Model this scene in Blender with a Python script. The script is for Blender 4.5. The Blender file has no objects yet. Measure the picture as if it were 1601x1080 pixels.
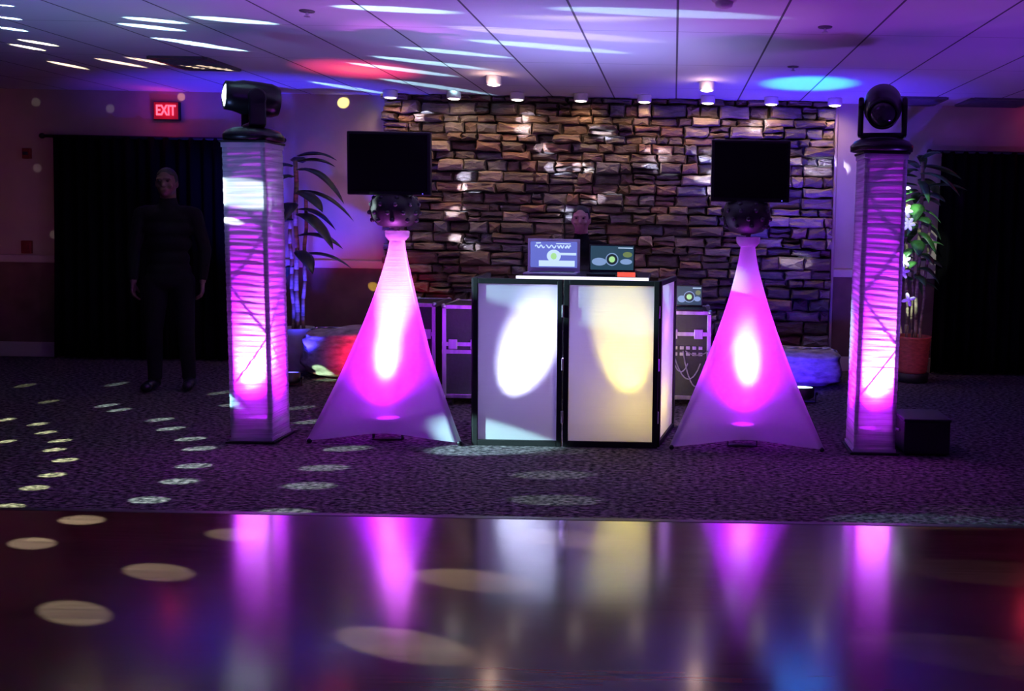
import bpy, bmesh, math, random
from mathutils import Vector, Matrix
PI = math.pi
sc = bpy.context.scene
COL = sc.collection

# ------------------------------------------------------------------ camera
W, H, F = 1601., 1080., 1400.
PITCH, ROLL, CAMZ = math.radians(4.0), .018, 1.5
PX, PY = 1052., 345 + F * math.tan(PITCH)
cd = bpy.data.cameras.new('camera'); cam = bpy.data.objects.new('camera', cd); COL.objects.link(cam)
cd.sensor_fit = 'HORIZONTAL'; cd.sensor_width = 36; cd.lens = F / W * 36
cd.shift_x = (W / 2 - PX) / W; cd.shift_y = (PY - H / 2) / W
CR = Matrix.Rotation(PI / 2 - PITCH, 3, 'X') @ Matrix.Rotation(ROLL, 3, 'Z')
cam.matrix_world = Matrix.Translation((0, 0, CAMZ)) @ CR.to_4x4()
cd.clip_end = 60
sc.camera = cam
def ray(px, py): return CR @ Vector(((px - PX) / F, -(py - PY) / F, -1))
def atz(px, py, z):
    d = ray(px, py); return Vector((0, 0, CAMZ)) + d * ((z - CAMZ) / d.z)
def aty(px, py, y):
    d = ray(px, py); return Vector((0, 0, CAMZ)) + d * (y / d.y)

# ------------------------------------------------------------------ world, exposure
sc.view_settings.view_transform = 'Standard'; sc.view_settings.look = 'None'
sc.view_settings.gamma = 1; sc.view_settings.use_curve_mapping = False
sc.view_settings.exposure = 0
sc.cycles.use_denoising = True
sc.cycles.max_bounces = 8; sc.cycles.transparent_max_bounces = 12
w = bpy.data.worlds.new('world'); sc.world = w; w.use_nodes = True
w.node_tree.nodes['Background'].inputs[0].default_value = (.22, .045, .46, 1)
w.node_tree.nodes['Background'].inputs[1].default_value = .045

def lamp(name, kind, loc, power, color, target=None, size=.05, angle=60, blend=.5):
    l = bpy.data.lights.new(name, kind); o = bpy.data.objects.new(name, l); COL.objects.link(o)
    o.location = loc; l.energy = power; l.color = color
    if kind == 'AREA': l.size = size
    else: l.shadow_soft_size = size
    if kind == 'SPOT': l.spot_size = math.radians(angle); l.spot_blend = blend
    if target is not None:
        o.rotation_euler = (Vector(target) - Vector(loc)).to_track_quat('-Z', 'Y').to_euler()
    return o

CEIL, YW = 2.70, 9.08
# the dot-projecting effect light left of the frame (one lamp, its pattern of pencil beams)
SRC = Vector((-5.5, 4.72, 1.9))
DOTS = []      # (point, radius factor, colour, strength)
def dot_c(a, b, col=(.75, 1, 1), s=1., r=1.):
    p = (atz(*a, CEIL) + atz(*b, CEIL)) / 2
    P, Q = atz(*a, CEIL) - SRC, atz(*b, CEIL) - SRC
    d = (P.normalized() + Q.normalized()); DOTS.append((d.normalized(), .5 * P.angle(Q), col, s * 6.5))
def dot_f(x, y, col=(.85, 1, .62), s=1., r=.021):
    DOTS.append(((atz(x, y, 0.005) - SRC).normalized(), r, col, s))
def dot_y(x, y, Y, col=(.75, .9, 1), s=1., r=.02):
    DOTS.append(((aty(x, y, Y) - SRC).normalized(), r, col, s))
CY = (.48, .88, 1)
for a, b in [((520, 10), (720, 20)), ((860, 13), (1225, 28)), ((195, 27), (290, 37)), ((188, 38), (285, 47)),
             ((300, 26), (432, 38)), ((245, 59), (330, 72)), ((285, 66), (378, 80)), ((625, 74), (800, 90)), ((585, 89), (765, 108)),
             ((548, 98), (710, 120)), ((600, 125), (765, 146)), ((503, 129), (590, 146)), ((730, 63), (985, 83)),
             ((0, 8), (22, 10)), ((0, 26), (28, 31)), ((0, 42), (36, 49))]:
    dot_c(a, b, CY)
for a, b in [((15, 69), (70, 79)), ((30, 62), (90, 72))]: dot_c(a, b, (1, .95, .6), .9)
for a, b in [((75, 96), (138, 108)), ((150, 92), (228, 105)), ((215, 91), (262, 102)), ((300, 101), (335, 106)), ((335, 101), (372, 109))]: dot_c(a, b, (1, .75, .5), .6)
dot_c((700, 42), (1040, 66), (.9, .8, 1), .45)
for x, y, s in [(130, 815, .7), (52, 852, .7), (250, 897, .7), (118, 961, .75), (635, 1012, 1.2), (745, 910, 1.1), (378, 838, .6),
                (890, 845, 1.0), (12, 790, 1), (52, 761, 1), (80, 741, 1), (100, 718, 1), (83, 702, 1), (92, 688, .9), (70, 675, .9),
                (58, 662, .8), (8, 655, .8), (8, 689, .8), (230, 780, 1), (278, 751, 1), (300, 727, 1), (310, 700, 1), (296, 685, .9),
                (265, 669, .9), (248, 655, .8), (185, 640, .6), (165, 633, .6), (180, 600, .3), (75, 627, .25), (38, 602, .2), (445, 800, .9),
                (480, 758, .9), (503, 730, .9), (540, 700, .9), (345, 613, .4), (365, 631, .6), (487, 658, .8), (464, 637, .4), (860, 741, .8), (860, 780, .8),
                (1440, 815, .35), (1560, 800, .2), (860, 705, .4), (1585, 900, .2), (1560, 1030, .2)]:
    dot_f(x, y, s=s * (7.5 if y > 800 else 2.6), r=(.020 if y > 800 else .0175), col=((.36, 1.0, 1.0) if y > 800 else ((.8, 1, .5) if x < 120 else (.65, 1, .85))))
for x, y, Y, c, s, r in [(526, 161, 9.0, (1, .95, .3), 1.6, .011), (275, 152, 9.0, (1, .5, .25), .25, .009), (165, 170, 9.0, (.8, .8, 1), .04, .01),
                         (50, 160, 9.0, (.8, .8, .8), .03, .01), (52, 262, 9.0, (.8, .7, .8), .03, .01), (78, 365, 9.0, (.8, .7, .8), .03, .01),
                         (393, 304, 5.79, (.75, 1, 1), 1.0, .033),
                         (214, 293, 7.8, (1, .9, .3), .8, .007), (574, 446, 9.0, (.95, .85, .1), .8, .009), (500, 586, 8.0, (.6, 1, .55), 1.6, .018),
                         (480, 585, 8.0, (1, .5, .3), .5, .008), (521, 590, 8.0, (.9, 1, .2), .5, .008),
                         (850, 438, 5.80, (.5, .95, 1), 1.1, .05), (828, 722, 5.80, (.5, .95, 1), 2.8, .036), (594, 382, 6.1, (.9, 1, .9), 1.2, .008),
                         (366, 628, 5.79, (.4, .9, 1), 1.0, .012)]:
    DOTS.append(((aty(x, y, Y) - SRC).normalized(), r, c, s * 2.4))
for x, y in [(825, 232), (850, 262), (925, 208), (1012, 242), (1085, 242), (1095, 275), (1250, 262), (708, 275), (712, 292), (700, 330),
             (805, 205), (890, 262), (868, 332), (1240, 252), (640, 182), (700, 372), (720, 385), (1010, 262),
             (925, 308), (1102, 300), (1170, 195), (800, 185), (1230, 405)]:
    dot_y(x, y, 8.85, (.62, .68, 1), 16 if y < 320 else 10, .0105)

def beams(dots):
    pl = lamp('effect_light_beams', 'POINT', SRC, 1000, (1, 1, 1), size=.004)
    pl.data.use_nodes = True; nt = pl.data.node_tree
    em = nt.nodes['Emission']; tc = nt.nodes.new('ShaderNodeTexCoord')
    acc = None
    for d, r, c, s in dots:
        dp = nt.nodes.new('ShaderNodeVectorMath'); dp.operation = 'DISTANCE'
        nt.links.new(tc.outputs['Normal'], dp.inputs[0]); dp.inputs[1].default_value = d
        mr = nt.nodes.new('ShaderNodeMapRange'); mr.interpolation_type = 'SMOOTHSTEP'
        nt.links.new(dp.outputs['Value'], mr.inputs['Value'])
        mr.inputs['From Min'].default_value = r * 1.12; mr.inputs['From Max'].default_value = r * .8
        mr.inputs['To Min'].default_value = 0; mr.inputs['To Max'].default_value = s
        va = nt.nodes.new('ShaderNodeVectorMath'); va.operation = 'MULTIPLY_ADD'
        nt.links.new(mr.outputs[0], va.inputs[0]); va.inputs[1].default_value = c
        if acc: nt.links.new(acc.outputs[0], va.inputs[2])
        else: va.inputs[2].default_value = (0, 0, 0)
        acc = va
    nt.links.new(acc.outputs[0], em.inputs['Color'])
print('DOTS', len(DOTS))
for k_ in range(0, len(DOTS), 22): beams(DOTS[k_:k_ + 22])

# room wash: added fill lamps without fixtures, for ceiling, walls, booth and pillar
lamp('booth_ceiling_wash', 'SPOT', (-.62, 6.02, 1.25), 135, (.38, .36, 1), (-.75, 6.25, 2.7), .1, 118, 1)
lamp('left_ceiling_wash', 'SPOT', (-3.6, 4.4, .5), 80, (.22, .36, 1), (-3.6, 5.2, 2.7), .2, 96, 1)
lamp('right_ceiling_wash', 'SPOT', (2.4, 5.6, .4), 85, (.26, .06, 1), (1.9, 6.6, 2.7), .2, 130, 1)
lamp('front_wash', 'AREA', (-1.2, 3.0, 2.6), 9, (.26, .04, 1), (-.8, 6.8, .6), 1.2)
lamp('left_wall_wash', 'SPOT', (-6.9, 4.6, 1.0), 34, (1, .20, .36), (-7.4, 9.1, 1.6), .2, 42, 1)
lamp('blue_wall_wash', 'SPOT', (-3.9, 8.2, .3), 90, (.07, .02, 1), (-4.0, 9.1, 2.5), .1, 80, .9)
lamp('right_wall_wash', 'SPOT', (2.0, 7.4, .3), 70, (.22, .05, 1), (1.75, 9.1, 2.0), .1, 70, 1)
lamp('blue_booth_wash', 'SPOT', (-2.6, 4.9, 1.9), 10, (.2, .12, 1), (-.9, 5.8, .6), .1, 60, 1)

lamp('rose_wall_wash', 'SPOT', (-2.9, 7.2, 1.0), 16, (1, .14, .62), (-3.45, 9.1, 1.6), .1, 60, 1)  # added fill in place of pillar and cone spill
lamp('pillar_blue_wash', 'SPOT', (-3.1, 3.9, 2.0), 24, (.30, .42, 1), (-2.75, 5.8, 1.6), .1, 24, 1)  # added fill that blues the upper left pillar

# ------------------------------------------------------------------ helpers
def tag(o, label=None, cat=None, group=None, kind=None):
    if label: o['label'] = label
    if cat: o['category'] = cat
    if group: o['group'] = group
    if kind: o['kind'] = kind
    return o
def thing(name, label, cat, loc=(0, 0, 0), rz=0, group=None):
    o = bpy.data.objects.new(name, None); COL.objects.link(o); o.empty_display_size = .1
    o.location = loc; o.rotation_euler = (0, 0, rz)
    return tag(o, label, cat, group)
def obj(name, bm, m, parent=None, smooth=False, bevel=0):
    me = bpy.data.meshes.new(name)
    bmesh.ops.recalc_face_normals(bm, faces=bm.faces[:])
    bm.to_mesh(me); bm.free()
    if smooth:
        for p in me.polygons: p.use_smooth = True
    o = bpy.data.objects.new(name, me); COL.objects.link(o)
    for mm in (m if isinstance(m, (list, tuple)) else [m]): me.materials.append(mm)
    if parent: o.parent = parent
    if bevel:
        b = o.modifiers.new('bevel', 'BEVEL'); b.width = bevel; b.segments = 2; b.limit_method = 'ANGLE'
    return o
def BM(): return bmesh.new()
def box(bm, c, s, rot=None, mi=0):
    r = bmesh.ops.create_cube(bm, size=1)
    M = Matrix.Translation(c) @ (rot.to_4x4() if rot else Matrix.Identity(4)) @ Matrix.Diagonal((*s, 1))
    bmesh.ops.transform(bm, matrix=M, verts=r['verts'])
    if mi:
        for f in {f for v in r['verts'] for f in v.link_faces}: f.material_index = mi
    return bm
def bx(x0, x1, y0, y1, z0, z1, bm=None):
    bm = bm or BM(); return box(bm, ((x0 + x1) / 2, (y0 + y1) / 2, (z0 + z1) / 2), (x1 - x0, y1 - y0, z1 - z0))
def rod(bm, a, b, r0, r1=None, seg=12):
    a, b = Vector(a), Vector(b); r1 = r0 if r1 is None else r1
    r = bmesh.ops.create_cone(bm, cap_ends=True, segments=seg, radius1=r0, radius2=r1, depth=(b - a).length)
    M = Matrix.Translation((a + b) / 2) @ (b - a).to_track_quat('Z', 'Y').to_matrix().to_4x4()
    bmesh.ops.transform(bm, matrix=M, verts=r['verts']); return bm
def ball(bm, c, s, seg=16, rot=None):
    r = bmesh.ops.create_uvsphere(bm, u_segments=seg, v_segments=max(6, seg * 3 // 4), radius=1)
    if not isinstance(s, (tuple, list)): s = (s, s, s)
    M = Matrix.Translation(c) @ (rot.to_4x4() if rot else Matrix.Identity(4)) @ Matrix.Diagonal((*s, 1))
    bmesh.ops.transform(bm, matrix=M, verts=r['verts']); return bm
def lathe(bm, prof, c=(0, 0, 0), seg=32, rot=None):
    rings = []
    for r, z in prof:
        ring = []
        for i in range(seg):
            a = 2 * PI * i / seg; v = Vector((r * math.cos(a), r * math.sin(a), z))
            if rot: v = rot @ v
            ring.append(bm.verts.new(v + Vector(c)))
        rings.append(ring)
    for k in range(len(rings) - 1):
        for i in range(seg):
            j = (i + 1) % seg
            bm.faces.new((rings[k][i], rings[k][j], rings[k + 1][j], rings[k + 1][i]))
    for ring in (rings[0], rings[-1]):
        bm.faces.new(ring)
    return bm
def tube(bm, pts, r, seg=8):
    for a, b in zip(pts[:-1], pts[1:]): rod(bm, a, b, r, seg=seg)
    return bm
def grid(bm, fn, nu, nv, closed=False):
    vs = [[bm.verts.new(fn(i / nu, j / nv)) for i in range(nu if closed else nu + 1)] for j in range(nv + 1)]
    n = nu
    for j in range(nv):
        for i in range(n):
            k = (i + 1) % nu if closed else i + 1
            bm.faces.new((vs[j][i], vs[j][k], vs[j + 1][k], vs[j + 1][i]))
    return bm

def mat(name, col, rough=.6, metal=0, emit=None, es=0, spec=.5, coat=0):
    m = bpy.data.materials.new(name); m.use_nodes = True; b = m.node_tree.nodes['Principled BSDF']
    b.inputs['Base Color'].default_value = (*col, 1); b.inputs['Roughness'].default_value = rough
    b.inputs['Metallic'].default_value = metal; b.inputs['Specular IOR Level'].default_value = spec
    b.inputs['Coat Weight'].default_value = coat
    if emit: b.inputs['Emission Color'].default_value = (*emit, 1); b.inputs['Emission Strength'].default_value = es
    return m
def noisy(m, scale=(8, 8, 8), amt=.4, bump=.2, detail=5, dist=.01):
    """object-space noise that varies the base colour and bumps the surface"""
    nt = m.node_tree; N = nt.nodes; L = nt.links; b = N['Principled BSDF']
    tc = N.new('ShaderNodeTexCoord'); mp = N.new('ShaderNodeMapping'); mp.inputs['Scale'].default_value = scale
    nz = N.new('ShaderNodeTexNoise'); nz.inputs['Scale'].default_value = 1; nz.inputs['Detail'].default_value = detail
    L.new(tc.outputs['Object'], mp.inputs[0]); L.new(mp.outputs[0], nz.inputs['Vector'])
    c = b.inputs['Base Color'].default_value[:3]
    rp = N.new('ShaderNodeValToRGB')
    rp.color_ramp.elements[0].position = .3; rp.color_ramp.elements[1].position = .7
    rp.color_ramp.elements[0].color = (*[x * (1 - amt) for x in c], 1); rp.color_ramp.elements[1].color = (*[min(1, x * (1 + amt)) for x in c], 1)
    L.new(nz.outputs['Fac'], rp.inputs[0]); L.new(rp.outputs[0], b.inputs['Base Color'])
    if bump:
        bp = N.new('ShaderNodeBump'); bp.inputs['Strength'].default_value = bump; bp.inputs['Distance'].default_value = dist
        L.new(nz.outputs['Fac'], bp.inputs['Height']); L.new(bp.outputs[0], b.inputs['Normal'])
    return m
M = {}
M['black'] = noisy(mat('black_metal', (.012, .012, .013), .5), (40, 40, 40), .3, .05)
M['plastic'] = noisy(mat('black_plastic', (.01, .01, .012), .32), (60, 60, 60), .3, .03)
M['screen_off'] = mat('dark_screen', (.004, .004, .006), .12)
M['alu'] = noisy(mat('aluminium', (.62, .62, .66), .3, 1), (30, 30, 4), .2, .05)
M['laminate'] = noisy(mat('case_laminate', (.02, .02, .025), .45), (50, 50, 50), .3, .05)
M['white'] = noisy(mat('white_paint', (.75, .73, .7), .5), (20, 20, 20), .05, .02)
M['beige'] = noisy(mat('beige_wall', (.46, .38, .30), .85), (3, 3, 3), .1, .1)
M['wains'] = noisy(mat('wainscot', (.17, .085, .07), .7), (5, 5, 5), .25, .1)
M['rail'] = noisy(mat('rail_paint', (.55, .46, .40), .45), (4, 4, 4), .05, .02)
M['curtain'] = noisy(mat('curtain_black', (.002, .002, .0025), .95, spec=.1), (30, 30, 3), .3, .1)
M['pot'] = noisy(mat('planter_red', (.42, .09, .06), .5), (20, 20, 60), .3, .3)
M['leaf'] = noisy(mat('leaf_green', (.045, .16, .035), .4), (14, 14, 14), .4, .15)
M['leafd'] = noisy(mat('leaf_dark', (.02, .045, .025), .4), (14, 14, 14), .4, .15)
M['cane'] = noisy(mat('cane', (.26, .22, .12), .6), (10, 10, 40), .4, .2)
M['skin'] = noisy(mat('skin', (.50, .29, .22), .55), (30, 30, 30), .1, .05)
M['skin_dim'] = noisy(mat('skin_shaded', (.13, .065, .05), .55), (30, 30, 30), .1, .05)  # skin colour darkened to stand for the gloom at the doorway
M['cloth'] = noisy(mat('dark_cloth', (.004, .004, .005), .9, spec=.2), (60, 60, 60), .4, .2)
M['hair'] = noisy(mat('dark_hair', (.015, .011, .01), .6), (80, 80, 8), .5, .4)
M['bag'] = noisy(mat('bag_cloth', (.30, .27, .27), .8), (12, 12, 30), .4, .5, dist=.02)
M['cable'] = noisy(mat('cable_grey', (.35, .34, .36), .5), (20, 20, 20), .1, 0)
M['redbox'] = noisy(mat('alarm_red', (.22, .015, .02), .5), (20, 20, 20), .2, .02)
M['vent'] = noisy(mat('vent_metal', (.10, .10, .11), .5), (20, 20, 20), .2, .02)
def emis(name, col, s): return mat(name, (.02, .02, .02), .4, emit=col, es=s)
M['lamp_warm'] = emis('lamp_warm', (1, .86, .74), 7)
M['led_mag'] = emis('led_magenta', (.50, .012, 1), 12)
M['led_cyan'] = emis('led_cyan', (.55, .9, 1), 5)
M['led_red'] = emis('led_red', (1, .05, .1), 6)
M['led_blue'] = emis('led_blue', (.1, .08, 1), 4)
M['led_white'] = emis('led_white', (.75, .95, 1), 9); M['led_cool'] = emis('led_cool', (.42, .45, 1), 7); M['led_warm'] = emis('led_warm', (1, .75, .2), 5)
M['exit_on'] = emis('exit_letters', (1, .07, .13), 3.0)
M['strip'] = emis('table_strip', (.85, .8, 1), 1.6)
M['lens'] = mat('lens_glass', (.05, .05, .06), .08)
M['exit_face'] = mat('exit_face', (.25, .01, .02), .4, emit=(1, .02, .06), es=.14)

# stretch fabric: translucent and a little see-through
def fabric(name, col, holes=.1, streak=0, sc_=(3, 3, 60)):
    m = bpy.data.materials.new(name); m.use_nodes = True; nt = m.node_tree; N = nt.nodes; L = nt.links; N.clear()
    out = N.new('ShaderNodeOutputMaterial'); df = N.new('ShaderNodeBsdfDiffuse'); tr = N.new('ShaderNodeBsdfTranslucent')
    tp = N.new('ShaderNodeBsdfTransparent'); m1 = N.new('ShaderNodeMixShader'); m2 = N.new('ShaderNodeMixShader')
    tc = N.new('ShaderNodeTexCoord'); mp = N.new('ShaderNodeMapping'); mp.inputs['Scale'].default_value = sc_
    nz = N.new('ShaderNodeTexNoise'); nz.inputs['Scale'].default_value = 1; nz.inputs['Detail'].default_value = 4
    nz.inputs['Distortion'].default_value = .6
    L.new(tc.outputs['Object'], mp.inputs[0]); L.new(mp.outputs[0], nz.inputs['Vector'])
    rp = N.new('ShaderNodeValToRGB'); rp.color_ramp.elements[0].position = .36; rp.color_ramp.elements[1].position = .54
    rp.color_ramp.elements[0].color = (*[x * (1 - streak) for x in col], 1); rp.color_ramp.elements[1].color = (*col, 1)
    L.new(nz.outputs['Fac'], rp.inputs[0])
    for s in (df, tr): L.new(rp.outputs[0], s.inputs['Color'])
    bp = N.new('ShaderNodeBump'); bp.inputs['Strength'].default_value = .22 if streak else .08; bp.inputs['Distance'].default_value = .02
    L.new(nz.outputs['Fac'], bp.inputs['Height'])
    for s in (df, tr): L.new(bp.outputs[0], s.inputs['Normal'])
    m1.inputs[0].default_value = .5; m2.inputs[0].default_value = holes
    L.new(df.outputs[0], m1.inputs[1]); L.new(tr.outputs[0], m1.inputs[2])
    L.new(m1.outputs[0], m2.inputs[1]); L.new(tp.outputs[0], m2.inputs[2]); L.new(m2.outputs[0], out.inputs[0])
    return m
M['scrim'] = fabric('white_stretch_fabric', (.85, .85, .88), .10)
M['sleeve'] = fabric('wrinkled_sleeve_fabric', (.85, .85, .88), .05, .28, (1.2, 1.2, 90))
M['panel'] = fabric('white_panel_fabric', (.85, .85, .86), .03)

# ------------------------------------------------------------------ the setting
def struct(name, bm, m, **k): return tag(obj(name, bm, m, **k), kind='structure')
# carpet
m = mat('carpet', (.05, .04, .055), .95, spec=.1); nt = m.node_tree; N = nt.nodes; L = nt.links; b = N['Principled BSDF']
tc = N.new('ShaderNodeTexCoord'); vo = N.new('ShaderNodeTexVoronoi'); vo.inputs['Scale'].default_value = 42
mp = N.new('ShaderNodeMapping'); mp.inputs['Scale'].default_value = (.6, 1, 1)
nz = N.new('ShaderNodeTexNoise'); nz.inputs['Scale'].default_value = 48; nz.inputs['Detail'].default_value = 3
L.new(tc.outputs['Object'], mp.inputs[0]); L.new(mp.outputs[0], vo.inputs['Vector']); L.new(mp.outputs[0], nz.inputs['Vector'])
rp = N.new('ShaderNodeValToRGB'); e = rp.color_ramp.elements; e[0].position = .40; e[0].color = (.015, .012, .016, 1); e[1].position = .66; e[1].color = (.17, .135, .145, 1)
L.new(nz.outputs['Fac'], rp.inputs[0]); L.new(rp.outputs[0], b.inputs['Base Color'])
bp = N.new('ShaderNodeBump'); bp.inputs['Strength'].default_value = .9; bp.inputs['Distance'].default_value = .012
L.new(vo.outputs['Distance'], bp.inputs['Height']); L.new(bp.outputs[0], b.inputs['Normal'])
M['carpet'] = m
YE = 4.37
struct('floor', bx(-10, 6, YE, YW + .1, -.1, 0), M['carpet'])
# dance floor
m = mat('dance_floor_wood', (.2, .06, .04), .16, spec=.7, coat=.5); m.node_tree.nodes['Principled BSDF'].inputs['Coat Roughness'].default_value = .12; nt = m.node_tree; N = nt.nodes; L = nt.links; b = N['Principled BSDF']
tc = N.new('ShaderNodeTexCoord'); br = N.new('ShaderNodeTexBrick'); br.inputs['Scale'].default_value = 1
br.inputs['Brick Width'].default_value = .9; br.inputs['Row Height'].default_value = .075; br.inputs['Mortar Size'].default_value = .0012
br.inputs['Color1'].default_value = (.20, .050, .030, 1); br.inputs['Color2'].default_value = (.13, .030, .020, 1); br.inputs['Mortar'].default_value = (.02, .006, .005, 1)
nz = N.new('ShaderNodeTexNoise'); mp = N.new('ShaderNodeMapping'); mp.inputs['Scale'].default_value = (3, 60, 3); nz.inputs['Scale'].default_value = 1; nz.inputs['Detail'].default_value = 6
L.new(tc.outputs['Object'], br.inputs['Vector']); L.new(tc.outputs['Object'], mp.inputs[0]); L.new(mp.outputs[0], nz.inputs['Vector'])
mx = N.new('ShaderNodeMix'); mx.data_type = 'RGBA'; mx.blend_type = 'MULTIPLY'; mx.inputs[0].default_value = .6
L.new(br.outputs['Color'], mx.inputs[6]); L.new(nz.outputs['Fac'], mx.inputs[7]); L.new(mx.outputs[2], b.inputs['Base Color'])
mr = N.new('ShaderNodeMapRange'); mr.inputs['To Min'].default_value = .11; mr.inputs['To Max'].default_value = .22
L.new(nz.outputs['Fac'], mr.inputs[0]); L.new(mr.outputs[0], b.inputs['Roughness'])
bp = N.new('ShaderNodeBump'); bp.inputs['Strength'].default_value = .12; bp.inputs['Distance'].default_value = .002
L.new(br.outputs['Fac'], bp.inputs['Height']); bp.invert = True; L.new(bp.outputs[0], b.inputs['Normal'])
M['dance'] = m
t = thing('dance_floor', 'glossy reddish wood plank dance floor in front of the dark carpet', 'dance floor', (-2, 1, 0))
def wld(bm, t):
    bmesh.ops.translate(bm, vec=-Vector(t.location), verts=bm.verts[:]); return bm
obj('plank_surface', wld(bx(-10, 6, -2, YE - .03, -.09, .012), t), M['dance'], t)
obj('edge_trim', wld(bx(-10, 6, YE - .03, YE + .012, -.09, .014), t), M['black'], t, bevel=.004)

# ceiling: tiles with a two-foot grid
m = mat('ceiling_tile', (.70, .68, .72), .8, spec=.2); nt = m.node_tree; N = nt.nodes; L = nt.links; b = N['Principled BSDF']
tc = N.new('ShaderNodeTexCoord'); sp = N.new('ShaderNodeSeparateXYZ'); L.new(tc.outputs['Object'], sp.inputs[0])
def line(axis, wdt, period=.61, off=0.):
    a = N.new('ShaderNodeMath'); a.operation = 'ADD'; L.new(sp.outputs[axis], a.inputs[0]); a.inputs[1].default_value = off
    p = N.new('ShaderNodeMath'); p.operation = 'PINGPONG'; L.new(a.outputs[0], p.inputs[0]); p.inputs[1].default_value = period / 2
    q = N.new('ShaderNodeMath'); q.operation = 'LESS_THAN'; L.new(p.outputs[0], q.inputs[0]); q.inputs[1].default_value = wdt
    return q
l1 = line('X', .007); l2 = line('Y', .0025, 1.22, .3)
mxm = N.new('ShaderNodeMath'); mxm.operation = 'MAXIMUM'; L.new(l1.outputs[0], mxm.inputs[0]); L.new(l2.outputs[0], mxm.inputs[1])
nz = N.new('ShaderNodeTexNoise'); nz.inputs['Scale'].default_value = 90; L.new(tc.outputs['Object'], nz.inputs['Vector'])
mx = N.new('ShaderNodeMix'); mx.data_type = 'RGBA'; L.new(mxm.outputs[0], mx.inputs[0])
mx.inputs[6].default_value = (.62, .60, .66, 1); mx.inputs[7].default_value = (.10, .09, .11, 1); L.new(mx.outputs[2], b.inputs['Base Color'])
bp = N.new('ShaderNodeBump'); bp.inputs['Strength'].default_value = .25; bp.inputs['Distance'].default_value = .004
L.new(nz.outputs['Fac'], bp.inputs['Height']); L.new(bp.outputs[0], b.inputs['Normal'])
struct('ceiling', bx(-10, 6, -1, YW + .2, CEIL, CEIL + .1), m)

# back wall with two curtained doorways
DL0, DL1, DR0, DR1, DH = -6.15, -4.05, 2.68, 4.75, 2.2
bm = BM()
for x0, x1, z0, z1 in [(-10, DL0, 0, CEIL), (DL0, DL1, DH, CEIL), (DL1, DR0, 0, CEIL), (DR0, DR1, DH, CEIL), (DR1, 6, 0, CEIL)]:
    bx(x0, x1, YW, YW + .15, z0, z1, bm)
struct('wall_back', bm, M['beige'])
struct('wall_corridor', bx(-7, 5.5, YW + 1.4, YW + 1.5, 0, CEIL), M['curtain'])
struct('wall_left', bx(-10.1, -10, -1, YW + .2, 0, CEIL), M['beige'])
struct('wall_right', bx(6, 6.1, -1, YW + .2, 0, CEIL), M['beige'])
k = 1
for x0, x1 in [(-10, DL0), (DL1, -2.9), (1.62, DR0), (DR1, 6)]:
    struct('trim_%d' % k, bx(x0, x1, YW - .03, YW, .96, 1.04), M['rail'], bevel=.01); k += 1
    struct('trim_%d' % k, bx(x0, x1, YW - .012, YW, .15, .96), M['wains']); k += 1
for n, (x0, x1) in enumerate([(-10, DL0), (DL1, -2.9), (1.62, DR0), (DR1, 6)]):
    struct(['baseboard_back_left', 'baseboard_back_middle', 'baseboard_back_right', 'baseboard_back_far_right'][n], bx(x0, x1, YW - .03, YW, 0, .15), M['rail'], bevel=.006)

# rubble stone wall
m = mat('rubble_stone', (.2, .13, .1), .3, spec=.9); nt = m.node_tree; N = nt.nodes; L = nt.links; b = N['Principled BSDF']
geo = N.new('ShaderNodeNewGeometry'); rp = N.new('ShaderNodeValToRGB'); rp.color_ramp.interpolation = 'CONSTANT'
els = rp.color_ramp.elements; els[0].color = (.16, .09, .06, 1); els[1].position = .2; els[1].color = (.26, .17, .11, 1)
for p, c in [(.36, (.10, .065, .055, 1)), (.5, (.30, .15, .09, 1)), (.62, (.20, .18, .17, 1)), (.75, (.13, .08, .06, 1)), (.88, (.42, .32, .22, 1))]:
    e = els.new(p); e.color = c
L.new(geo.outputs['Random Per Island'], rp.inputs[0])
tc = N.new('ShaderNodeTexCoord'); nz = N.new('ShaderNodeTexNoise'); nz.inputs['Scale'].default_value = 14; nz.inputs['Detail'].default_value = 8; nz.inputs['Roughness'].default_value = .65
mp = N.new('ShaderNodeMapping'); mp.inputs['Scale'].default_value = (.7, 1, 2.2)
L.new(tc.outputs['Object'], mp.inputs[0]); L.new(mp.outputs[0], nz.inputs['Vector'])
mx = N.new('ShaderNodeMix'); mx.data_type = 'RGBA'; mx.blend_type = 'MULTIPLY'; mx.inputs[0].default_value = .8
r2 = N.new('ShaderNodeMapRange'); r2.inputs['From Min'].default_value = .3; r2.inputs['From Max'].default_value = .7; r2.inputs['To Min'].default_value = .2; r2.inputs['To Max'].default_value = .95
L.new(nz.outputs['Fac'], r2.inputs[0]); L.new(rp.outputs[0], mx.inputs[6]); L.new(r2.outputs[0], mx.inputs[7]); L.new(mx.outputs[2], b.inputs['Base Color'])
bp = N.new('ShaderNodeBump'); bp.inputs['Strength'].default_value = .9; bp.inputs['Distance'].default_value = .03
L.new(nz.outputs['Fac'], bp.inputs['Height']); L.new(bp.outputs[0], b.inputs['Normal'])
M['stone'] = m
rnd = random.Random(5)
bm = BM(); z = .0; SX0, SX1 = -2.88, 1.58
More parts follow.
